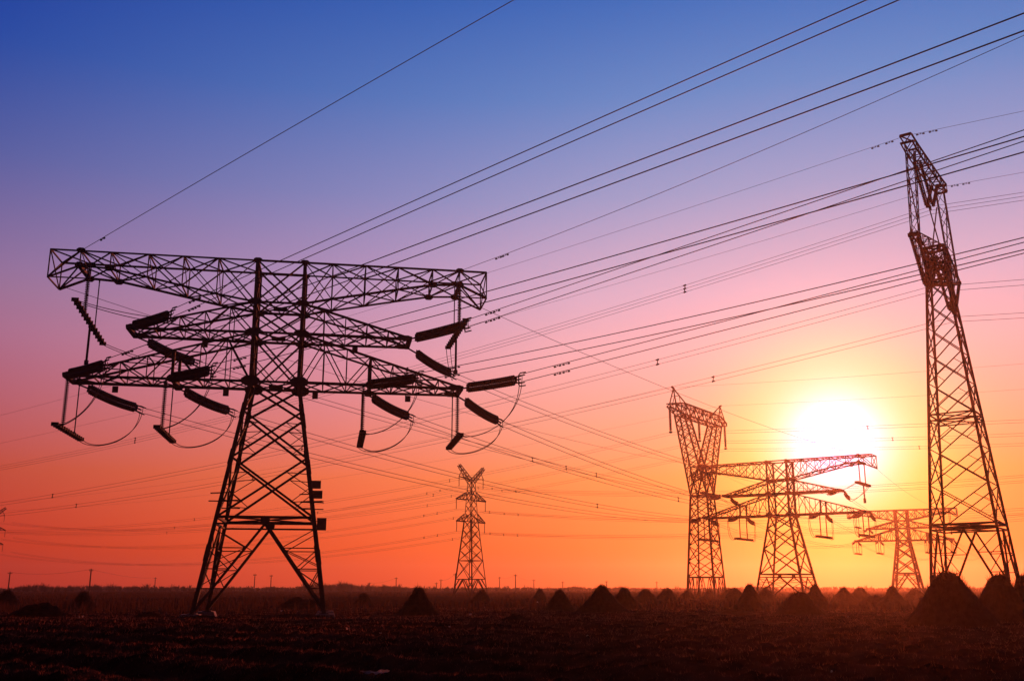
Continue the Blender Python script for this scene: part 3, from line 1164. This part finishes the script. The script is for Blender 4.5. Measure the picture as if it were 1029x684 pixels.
for x, w_ in ((-14.2, 'left'), (14.2, 'right')):
    p = TC.w(x, 0, 46.8)
    wire_thing('earth_wire', 'hair thin earth wire running left from the goblet tower\'s %s peak' % w_, 'earth wires of the goblet tower', pf(p, TC.head, p.z, -.105, .0002), ((0, 0, 0),), .018, (), (), 40, 0, 330, 4)
    wire_thing('earth_wire', 'hair thin earth wire running right from the %s peak of the goblet tower' % w_, 'earth wires of the goblet tower', pf(p, TC.head + 180, p.z, -.06, .0002), ((0, 0, 0),), .018, (), (), 40, 0, 160, 4)

# drum towers: short strings and six circuits
Ls = (TE.o - TS.o).length
for x, z, nm in ((-5.5, 33.2, 'top left'), (5.5, 33.2, 'top right'), (-6.6, 26.7, 'middle left'), (6.6, 26.7, 'middle right'), (-6.3, 20.5, 'bottom left'), (6.3, 20.5, 'bottom right')):
    for fr, w_ in ((TS, 'the small two horned tower'), (TE, 'the tiny tower at the left edge')):
        p = fr.w(x, 0, z)
        if fr is TE and x < 0:
            continue
        m = MB()
        discs(m, (0, 0, 0), (0, 0, -2.9), 14, .06, .13, 0, 6)
        o = m.build('suspension_insulator', M['porcelain'])
        o.location = p
        tag(o, 'short insulator at the %s arm end of %s' % (nm, w_), 'insulator', 'hanging insulators of the two horned towers')
    a_, b_ = TS.w(x, 0, z - 3), TE.w(x, 0, z - 3)
    c = .00042
    fnl = pf(a_, -54.3, a_.z, -c * Ls, c)
    wire_thing('power_line', 'faint far line from the two horned tower\'s %s arm to the left edge' % nm, 'lines of the two horned towers', fnl, ((0, 0, .2), (0, 0, -.2)), .024, (7, 12), (), 40, 0, Ls, 4)
    fnr = pf(a_, 127, a_.z, -.11 if z > 22 else -.075, .00045)
    wire_thing('power_line', 'faint far line passing behind the goblet tower from the two horned tower\'s %s arm' % nm, 'lines of the two horned towers', fnr, ((0, 0, .2), (0, 0, -.2)), .024, (7, 12), (), 40, 0, 240, 4)

# ------------------------------------------------------------------ stalk heaps
def heap(name, x, y, r, h, seed, n, label, tops=1, flat=.16, group='stalk heaps in the field', ragged=1.0):
    rnd = random.Random(seed)
    m = MB()
    sgs, rgs = 40, 14
    peaks = [(0, 0, 1)] if tops == 1 else [(-r * .28, 0, 1), (r * .42, r * .1, .97)]
    def prof(u):                                  # u: 0 base .. 1 top -> radius share
        return .3 * (1 - u) ** 3 + .7 * ((1 - u) ** 1.1 * (1 - flat) + flat * math.sqrt(max(0, 1 - u ** 2.6)))
    zg = ground_z(x, y) - .15
    for px, py, ps in peaks:
        o = len(m.v)
        rs = r if tops == 1 else r * .72
        for i in range(rgs + 1):
            u = i / rgs
            for k_ in range(sgs):
                a_ = 2 * math.pi * k_ / sgs
                q = rs * prof(u) * (1 + .26 * noise.noise(Vector((math.cos(a_) * 1.3 + seed, math.sin(a_) * 1.3, u * 2))) + .1 * (rnd.random() - .5) * ragged)
                m.v.append((px * (1 - .2 * u) + q * math.cos(a_), py + q * math.sin(a_), h * ps * (u - .10 * max(0, u - .8) / .2) * .96))
        for i in range(rgs):
            for k_ in range(sgs):
                j = (k_ + 1) % sgs
                m.f.append((o + i * sgs + k_, o + i * sgs + j, o + (i + 1) * sgs + j, o + (i + 1) * sgs + k_))
        m.f.append(tuple(o + rgs * sgs + k_ for k_ in range(sgs)))
    for i in range(n):                            # loose stalks and leaves leaning on the heap
        px, py, ps = rnd.choice(peaks)
        rs = r if tops == 1 else r * .72
        a_ = rnd.uniform(0, 2 * math.pi)
        u0 = rnd.random() ** 1.1 * .92
        du = rnd.uniform(.12, .42)
        u1 = u0 + du
        q0 = rs * prof(u0) * rnd.uniform(.97, 1.16)
        if u1 < .93:
            q1, uz = rs * prof(u1) * rnd.uniform(.9, 1.12), u1
        else:                                     # crown of the heap, rounded over
            f_ = rnd.random() ** .5
            q1, uz = rs * prof(.86) * f_, 1.04 - .2 * f_ * f_ + rnd.uniform(-.03, .07) * ragged
        a1 = a_ + rnd.uniform(-.25, .25)
        p = Vector((px + q0 * math.cos(a_), py + q0 * math.sin(a_), h * ps * u0 * .96))
        q = Vector((px * .8 + q1 * math.cos(a1), py + q1 * math.sin(a1), h * ps * uz * .96 + rnd.uniform(-.05, .06) * ragged))
        w = rnd.uniform(.025, .07)
        sd = Vector((-math.sin(a_), math.cos(a_), rnd.uniform(-.3, .3))) * w
        o = len(m.v)
        out = Vector((math.cos(a_), math.sin(a_), .4)) * rnd.uniform(.01, .17) * ragged
        mid = (p + q) / 2 + out
        if rnd.random() < .3:                    # a tuft that sticks out
            q = q + Vector((math.cos(a1), math.sin(a1), rnd.uniform(-.3, .9))) * rnd.uniform(.1, .5) * ragged
            sd = sd * .7
        m.v += [tuple(p - sd), tuple(p + sd), tuple(mid + sd), tuple(mid - sd), tuple(q)]
        m.f += [(o, o + 1, o + 2, o + 3), (o + 3, o + 2, o + 4)]
    for i in range(int(n * .12)):                 # skirt of fallen stalks
        a_ = rnd.uniform(0, 2 * math.pi)
        q0 = r * rnd.uniform(.85, 1.35)
        p = Vector((q0 * math.cos(a_), q0 * math.sin(a_), rnd.uniform(.05, .25)))
        b_ = rnd.uniform(0, 2 * math.pi)
        q = p + Vector((math.cos(b_), math.sin(b_), rnd.uniform(-.2, .35))) * rnd.uniform(.2, .7)
        w = Vector((-math.sin(b_), math.cos(b_), 0)) * .025
        o = len(m.v)
        m.v += [tuple(p - w), tuple(p + w), tuple(q)]
        m.f.append((o, o + 1, o + 2))
    ob = m.build(name, M['straw_dark'])
    ob.location = (x, y, zg)
    tag(ob, label, 'stalk heap', group)
    return ob


def at(px, d):
    """ground point on the bearing of a column, d metres out"""
    q = (px - 514.5) / 1030
    return q * d, d


HEAPS = [  # column, distance, radius, height, loose stalks, label
    (420.5, 99, 2.7, 2.95, 900, 'ragged cone of dark stalks alone between the largest tower and the two horned tower', .14),
    (562, 117, 2.3, 2.6, 500, 'upright blunt stalk heap left of the broad pair in mid field', .3),
    (604.5, 101, 3.0, 2.8, 700, 'broad stalk heap with spreading skirt, left of its close slimmer neighbour', .2),
    (627, 124, 2.7, 2.7, 400, 'slimmer stalk heap touching the right side of the broad skirted heap', .2),
    (648.5, 160, 3.0, 2.5, 260, 'small rounded stalk heap right of the slimmer mid field heap', .3),
    (670, 176, 3.2, 2.5, 260, 'small low stalk heap just left of the goblet tower\'s feet', .3),
    (542.5, 190, 2.0, 2.4, 200, 'little far stalk heap left of the upright blunt heap', .25),
    (753, 117, 2.5, 3.0, 600, 'sharp pointed stalk heap just left of the sunlit tower\'s feet', .1),
    (738, 185, 3.2, 2.6, 200, 'low heap half hidden behind the sharp pointed stalk heap', .3),
    (732, 215, 3.0, 2.5, 180, 'tiny far heap left of the sharp pointed stalk heap', .3),
    (802, 91, 2.9, 2.35, 700, 'wide flat topped bushy stalk heap in front of the sunlit tower', .5),
    (818.5, 128, 2.5, 3.2, 500, 'steep stalk heap at the right foot of the sunlit tower', .16),
    (769, 180, 2.6, 2.7, 200, 'dim heap between the sunlit tower\'s left feet', .25),
    (847.5, 158, 3.2, 2.7, 320, 'even cone shaped stalk heap right of the steep heap', .16),
    (864, 185, 3.0, 2.7, 220, 'rounded far heap directly right of the even cone', .35),
    (878, 140, 3.2, 1.7, 220, 'low dark flattened heap left of the reddish heap below the distant angle tower', .5),
    (896, 135, 2.8, 2.9, 350, 'pointed stalk heap directly below the small distant angle tower', .14),
    (919, 200, 3.0, 2.5, 180, 'dim far heap right of the small distant angle tower', .3),
    (484, 172, 2.6, 2.3, 220, 'small stalk heap beside the two horned tower\'s right foot', .25),
    (366, 150, 2.0, 2.0, 250, 'small rounded stalk heap right of the largest tower', .35),
    (85, 124, 2.2, 2.25, 450, 'dark stalk heap in the left field under a utility pole', .3),
    (8, 130, 2.6, 2.4, 400, 'dark stalk heap cut by the left edge of the view', .3),
    (690, 230, 2.4, 2.2, 160, 'tiny far heap at the left leg of the goblet tower', .3),
    (713, 240, 2.6, 2.4, 160, 'tiny far heap between the goblet tower\'s legs', .3),
]
for i, (px, d, r, h, n, lb, fl) in enumerate(HEAPS):
    x, y = at(px, d)
    heap('stalk_heap', x, y, r * .9, h, i + 11, int(n * 1.5), lb, 1, fl + .08)
x, y = at(953, 62)
heap('stalk_heap', x, y, 2.7, 3.35, 101, 4500, 'biggest dark stalk heap at right in front of the tall tower\'s left legs', 1, .52)
x, y = at(1016, 68)
heap('stalk_heap', x, y, 3.2, 3.25, 102, 4500, 'double topped stalk heap cut by the right edge of the view', 2, .4)


# ------------------------------------------------------------------ mounds, litter
def mound(px, d, rx, ry, h, seed, label, material='earth', name='dirt_mound', cat='dirt mound'):
    rnd = random.Random(seed)
    m = MB()
    n, k_ = 12, 36
    for i in range(n + 1):
        u = i / n
        for j in range(k_):
            a_ = 2 * math.pi * j / k_
            q = (1 - u) * (1 + .22 * noise.noise(Vector((math.cos(a_) * 1.5, math.sin(a_) * 1.5, seed))))
            z = h * (1 - (1 - u) ** 2) * (1 + .5 * noise.noise(Vector((q * math.cos(a_) * 2.5, q * math.sin(a_) * 2.5, seed + 3)))) + rnd.uniform(-.04, .04)
            m.v.append((rx * q * math.cos(a_), ry * q * math.sin(a_), z if i else -.2))
    for i in range(n):
        for j in range(k_):
            l = (j + 1) % k_
            m.f.append((i * k_ + j, i * k_ + l, (i + 1) * k_ + l, (i + 1) * k_ + j))
    for i in range(int(220 * rx)):
        a_, q = rnd.uniform(0, 6.28), rnd.random() ** .5 * 1.1
        p = Vector((rx * q * math.cos(a_), ry * q * math.sin(a_), h * max(0, 1 - q * q) * .9))
        e = p + Vector((rnd.uniform(-.25, .25), rnd.uniform(-.25, .25), rnd.uniform(.02, .28)))
        o = len(m.v)
        m.v += [tuple(p), tuple(p + Vector((.03, .01, 0))), tuple(e)]
        m.f.append((o, o + 1, o + 2))
    ob = m.build(name, M[material])
    x, y = at(px, d)
    ob.location = (x, y, ground_z(x, y))
    tag(ob, label, cat)


mound(42, 88, 2.6, 1.5, 1.0, 1, 'long low dark dirt mound in the left field')
mound(151, 95, 1.3, .8, .45, 2, 'small dark dirt patch left of the largest tower\'s feet')
mound(518, 66, 1.2, .8, .5, 3, 'small dark clump of soil in the middle of the field')
mound(303, 128, 3.2, 1.6, 1.2, 4, 'low dark scrubby mound seen between the largest tower\'s legs', 'straw_dark')
mound(736, 92, 2.4, 1.2, .45, 5, 'low spread of fallen stalks below the sharp pointed heap', 'straw', 'stalk_litter', 'stalk litter')
mound(768, 66, 2.6, 1.2, .35, 6, 'pale flat layer of straw left of the wide flat topped heap', 'straw', 'stalk_litter', 'stalk litter')
mound(300, 84, 4.0, 1.5, .35, 7, 'broad low earth bank around the largest tower\'s right foot')
mound(205, 84, 3.2, 1.4, .35, 8, 'broad low earth bank around the largest tower\'s left foot')

LIT = [(85, 76, 'scrap of pale plastic in the left field before the long dirt mound', .5), (284, 112, 'bright litter speck between the largest tower\'s feet', .4),
       (294.5, 62, 'dull pale stone sized scrap left of the largest tower\'s right foot', .5), (351, 51, 'bright litter speck right of and below the largest tower\'s right foot', .28),
       (452, 52.5, 'bright litter speck below the lone ragged cone of stalks', .26), (383, 43.5, 'dim litter speck in the furrows below the largest tower\'s right foot', .22),
       (473, 91, 'pale litter speck below the two horned tower', .4), (540, 160, 'litter speck beside the little far heap', .5), (642.5, 170, 'litter speck beside the small rounded heap', .5),
       (630, 69, 'orange glinting litter speck below the broad skirted heap', .3), (589, 43.5, 'lone litter speck low in the middle of the field', .2),
       (850, 83, 'bright litter speck below the even cone shaped heap', .3), (734, 31, 'litter speck near the bottom of the field right of centre', .16), (687, 42.5, 'faint litter speck in the lower right field', .2),
       (684, 152, 'litter pair left of the goblet tower\'s feet', .55), (899, 34, 'litter speck at the bottom of the field under the biggest heap', .14), (829, 27.5, 'litter speck near the bottom edge, lower right', .14)]
for i, (px, d, lb, s) in enumerate(LIT):
    s *= .6
    rnd = random.Random(500 + i)
    m = MB()
    for q in range(3):
        c = Vector((rnd.uniform(-.3, .3) * s, rnd.uniform(-.2, .2) * s, rnd.uniform(.1, .3) * s))
        vs = [c + Vector((rnd.uniform(-.5, .5), rnd.uniform(-.3, .3), rnd.uniform(-.1, .7))) * s for _ in range(4)]
        o = len(m.v)
        m.v += [tuple(v) for v in vs]
        m.f += [(o, o + 1, o + 2), (o + 1, o + 3, o + 2), (o, o + 2, o + 3)]
    ob = m.build('litter_scrap', M['plastic'])
    x, y = at(px, d)
    ob.location = (x, y, ground_z(x, y) + .03)
    tag(ob, lb, 'litter', 'litter scraps in the field')
m = MB()                                           # torn sheet at the bottom of the view
rnd = random.Random(77)
gx, gy = 14, 5
for i in range(gx + 1):
    for j in range(gy + 1):
        m.v.append((lerp(-.45, .45, i / gx), lerp(-.2, .2, j / gy) + rnd.uniform(-.03, .03), .06 + .1 * noise.noise(Vector((i * .5, j * .7, 1))) + rnd.uniform(-.02, .02)))
for i in range(gx):
    for j in range(gy):
        o = i * (gy + 1) + j
        m.f.append((o, o + gy + 1, o + gy + 2, o + 1))
ob = m.build('plastic_sheet', M['plastic'])
x, y = at(375, 25.6)
ob.location = (x, y, ground_z(x, y) + .04)
tag(ob, 'pale crumpled plastic sheet at the bottom edge of the field', 'plastic sheet')

# ------------------------------------------------------------------ stubble, standing stalks, far trees
def blades(name, count, seed, rng, hgt, wid, material, lean=.5, accept=None, az=36):
    rnd = random.Random(seed)
    m = MB()
    n = 0
    while n < count:
        a_ = R(rnd.uniform(-az, az))
        d = rng[0] * (rng[1] / rng[0]) ** rnd.random() if rng[0] < 60 else rnd.uniform(*rng)
        x, y = d * math.sin(a_), d * math.cos(a_)
        n += 1
        if accept and not accept(x, y, rnd):
            continue
        near = min(1.0, max(.22, d / 70)) if rng[0] < 60 else 1
        h = rnd.uniform(*hgt) * near
        w = rnd.uniform(*wid) * near
        b_ = rnd.uniform(0, 6.28)
        z = ground_z(x, y)
        e = Vector((x + rnd.uniform(-lean, lean) * h, y + rnd.uniform(-lean, lean) * h, z + h))
        o = len(m.v)
        m.v += [(x - w * math.cos(b_), y - w * math.sin(b_), z - .05), (x + w * math.cos(b_), y + w * math.sin(b_), z - .05), tuple(e)]
        m.f.append((o, o + 1, o + 2))
    return tag(m.build(name, M[material]), kind='stuff')


def patchy(x, y, rnd):
    s = x * FUR.x + y * FUR.y
    v = .45 * noise.noise(Vector((x * .05, y * .05, 21))) + .3 * noise.noise(Vector((x * .3, y * .3, 5))) + 1.0 * math.sin((s + noise.noise(Vector((x * .03, y * .03, 3))) * 1.1) / 4.6 * 6.283)
    return v > rnd.uniform(-.2, .9)


tag(blades('crop_stubble', 240000, 5, (10, 130), (.05, .2), (.008, .028), 'stubble', 1.2, patchy), 'short broken crop stubble lying all over the dark field', 'stubble')


def rows(x, y, rnd):
    v = noise.noise(Vector((x * .012, y * .012, 41))) + (.28 if x < -30 else -.12)
    return v > rnd.uniform(-.3, .5)


tag(blades('standing_stalks', 60000, 6, (110, 420), (.3, 1.3), (.05, .16), 'straw_dark', .25, rows), 'band of dry standing crop stalks across the far field', 'crop stalks')
rnd = random.Random(9)
m = MB()
for i in range(2600):
    a_ = R(rnd.uniform(-40, 40))
    d = rnd.uniform(650, 1150)
    x, y = d * math.sin(a_), d * math.cos(a_)
    nz = noise.noise(Vector((a_ * 9, 3, 1))) + .6 * noise.noise(Vector((a_ * 40, 7, 2)))
    H = (2.9 + 3.4 * nz + rnd.uniform(-1, .6)) * (1.15 if a_ < -.1 else .85)
    H = max(H, rnd.uniform(1.4, 2.6))
    if rnd.random() < .05:
        H *= 1.6
    if H < 1.2:
        continue
    sp = H * rnd.uniform(.25, .45)
    for k_ in range(16):
        bx, by = x + rnd.uniform(-.2, .2) * sp, y + rnd.uniform(-.3, .3)
        ex, ey, ez = x + rnd.gauss(0, .8) * sp, y + rnd.uniform(-1, 1) * sp * .5, H * rnd.uniform(.45, 1)
        w = rnd.uniform(.08, .22)
        o = len(m.v)
        m.v += [(bx - w, by, -.5), (bx + w, by, -.5), (lerp(bx, ex, .6) + w, ey, ez * .7), (ex, ey, ez), (lerp(bx, ex, .6) - w, ey, ez * .7)]
        m.f.append((o, o + 1, o + 2, o + 3, o + 4))
tag(m.build('far_treeline', M['twig']), 'far hazy line of bare trees and scrub along the horizon', 'treeline', kind='stuff')

# ------------------------------------------------------------------ haze
hz = MB()
hz.box((0, 0, 30), 5600, 5600, 64)
hm = bpy.data.materials.new('haze_air')
hm.use_nodes = True
ht = hm.node_tree
ht.nodes.clear()
pv = N(ht, 'ShaderNodeVolumePrincipled')
pv.inputs['Color'].default_value = (.96, .74, .6, 1)
pv.inputs['Density'].default_value = HAZE_D
pv.inputs['Anisotropy'].default_value = HAZE_G
ho = N(ht, 'ShaderNodeOutputMaterial')
ht.links.new(pv.outputs[0], ho.inputs['Volume'])
tag(hz.build('haze', hm), 'thin warm evening haze over the whole field', 'haze', kind='stuff')

# ------------------------------------------------------------------ utility poles on the horizon
POLES = [(8.5, 574.5, 'utility pole near the left edge above the cut off stalk heap'), (90, 571.5, 'tall utility pole above the dark heap in the left field'),
         (155.5, 580, 'faint utility pole between the left field heap and the largest tower'), (255.5, 576.5, 'left one of two utility poles framed by the largest tower\'s legs'),
         (272, 577.5, 'right one of two utility poles framed by the largest tower\'s legs'), (371, 585, 'short utility pole above the small rounded heap right of the largest tower'),
         (398, 580, 'utility pole just left of the lone ragged stalk cone'), (438.5, 585, 'short left one of the close pair of poles right of the lone stalk cone'),
         (443, 582, 'taller right one of the close pair of poles right of the lone stalk cone'), (457.5, 576, 'utility pole touching the two horned tower\'s left leg'),
         (502, 579.5, 'slim utility pole next right of the two horned tower'), (518, 577, 'tallest utility pole between the two horned tower and the little far heap'),
         (536.5, 582, 'utility pole directly above the little far heap'), (565.5, 584, 'short utility pole directly behind the upright blunt heap'),
         (609.5, 583.5, 'short utility pole directly behind the broad skirted heap'), (660, 584, 'short utility pole between the two small heaps near the goblet tower')]
ptops = []
for i, (px, py, lb) in enumerate(POLES):
    d = 6.6 * 1030 / (590 - py)
    if d > 640:
        d = 640
    h = EYE + (590 - py) / 1030 * d
    x, y = at(px, d)
    root = empty('utility_pole', (x, y, 0), (0, 0, R(random.Random(i).uniform(-30, 30))))
    tag(root, lb, 'utility pole', 'utility poles on the horizon')
    m = MB()
    m.tube([(0, 0, -.5), (0, 0, h)], [.3, .2], 6)
    m.build('pole', M['wood'], root)
    m = MB()
    m.bar((-.9, 0, h - .7), (.9, 0, h - .7), .2)
    for q in (-.8, 0, .8):
        m.bar((q, 0, h - .6), (q, 0, h - .2), .12)
    m.build('pole_arm', M['wood'], root)
    ptops.append(Vector((x, y, h - .2)))
for a_, b_, lb in ((0, 1, 'thin distribution wire between the two left edge utility poles'), (1, 2, 'thin distribution wire from the tall left pole toward the largest tower'),
                   (5, 6, 'thin distribution wire left of the lone stalk cone'), (8, 9, 'thin distribution wire reaching the two horned tower\'s left pole'), (10, 11, 'thin distribution wire right of the two horned tower'),
                   (11, 12, 'thin distribution wire from the tallest pole to the pole above the little far heap')):
    A, B = ptops[a_], ptops[b_]
    L = (B - A).length
    wire_thing('distribution_wire', lb, 'distribution wires on the horizon', lambda t_, A=A, B=B, L=L: lerp(A, B, t_ / L) - Vector((0, 0, 4 * 1.2 * (t_ / L) * (1 - t_ / L))), ((0, 0, 0),), .035, (), (), 16, 0, L, 4)
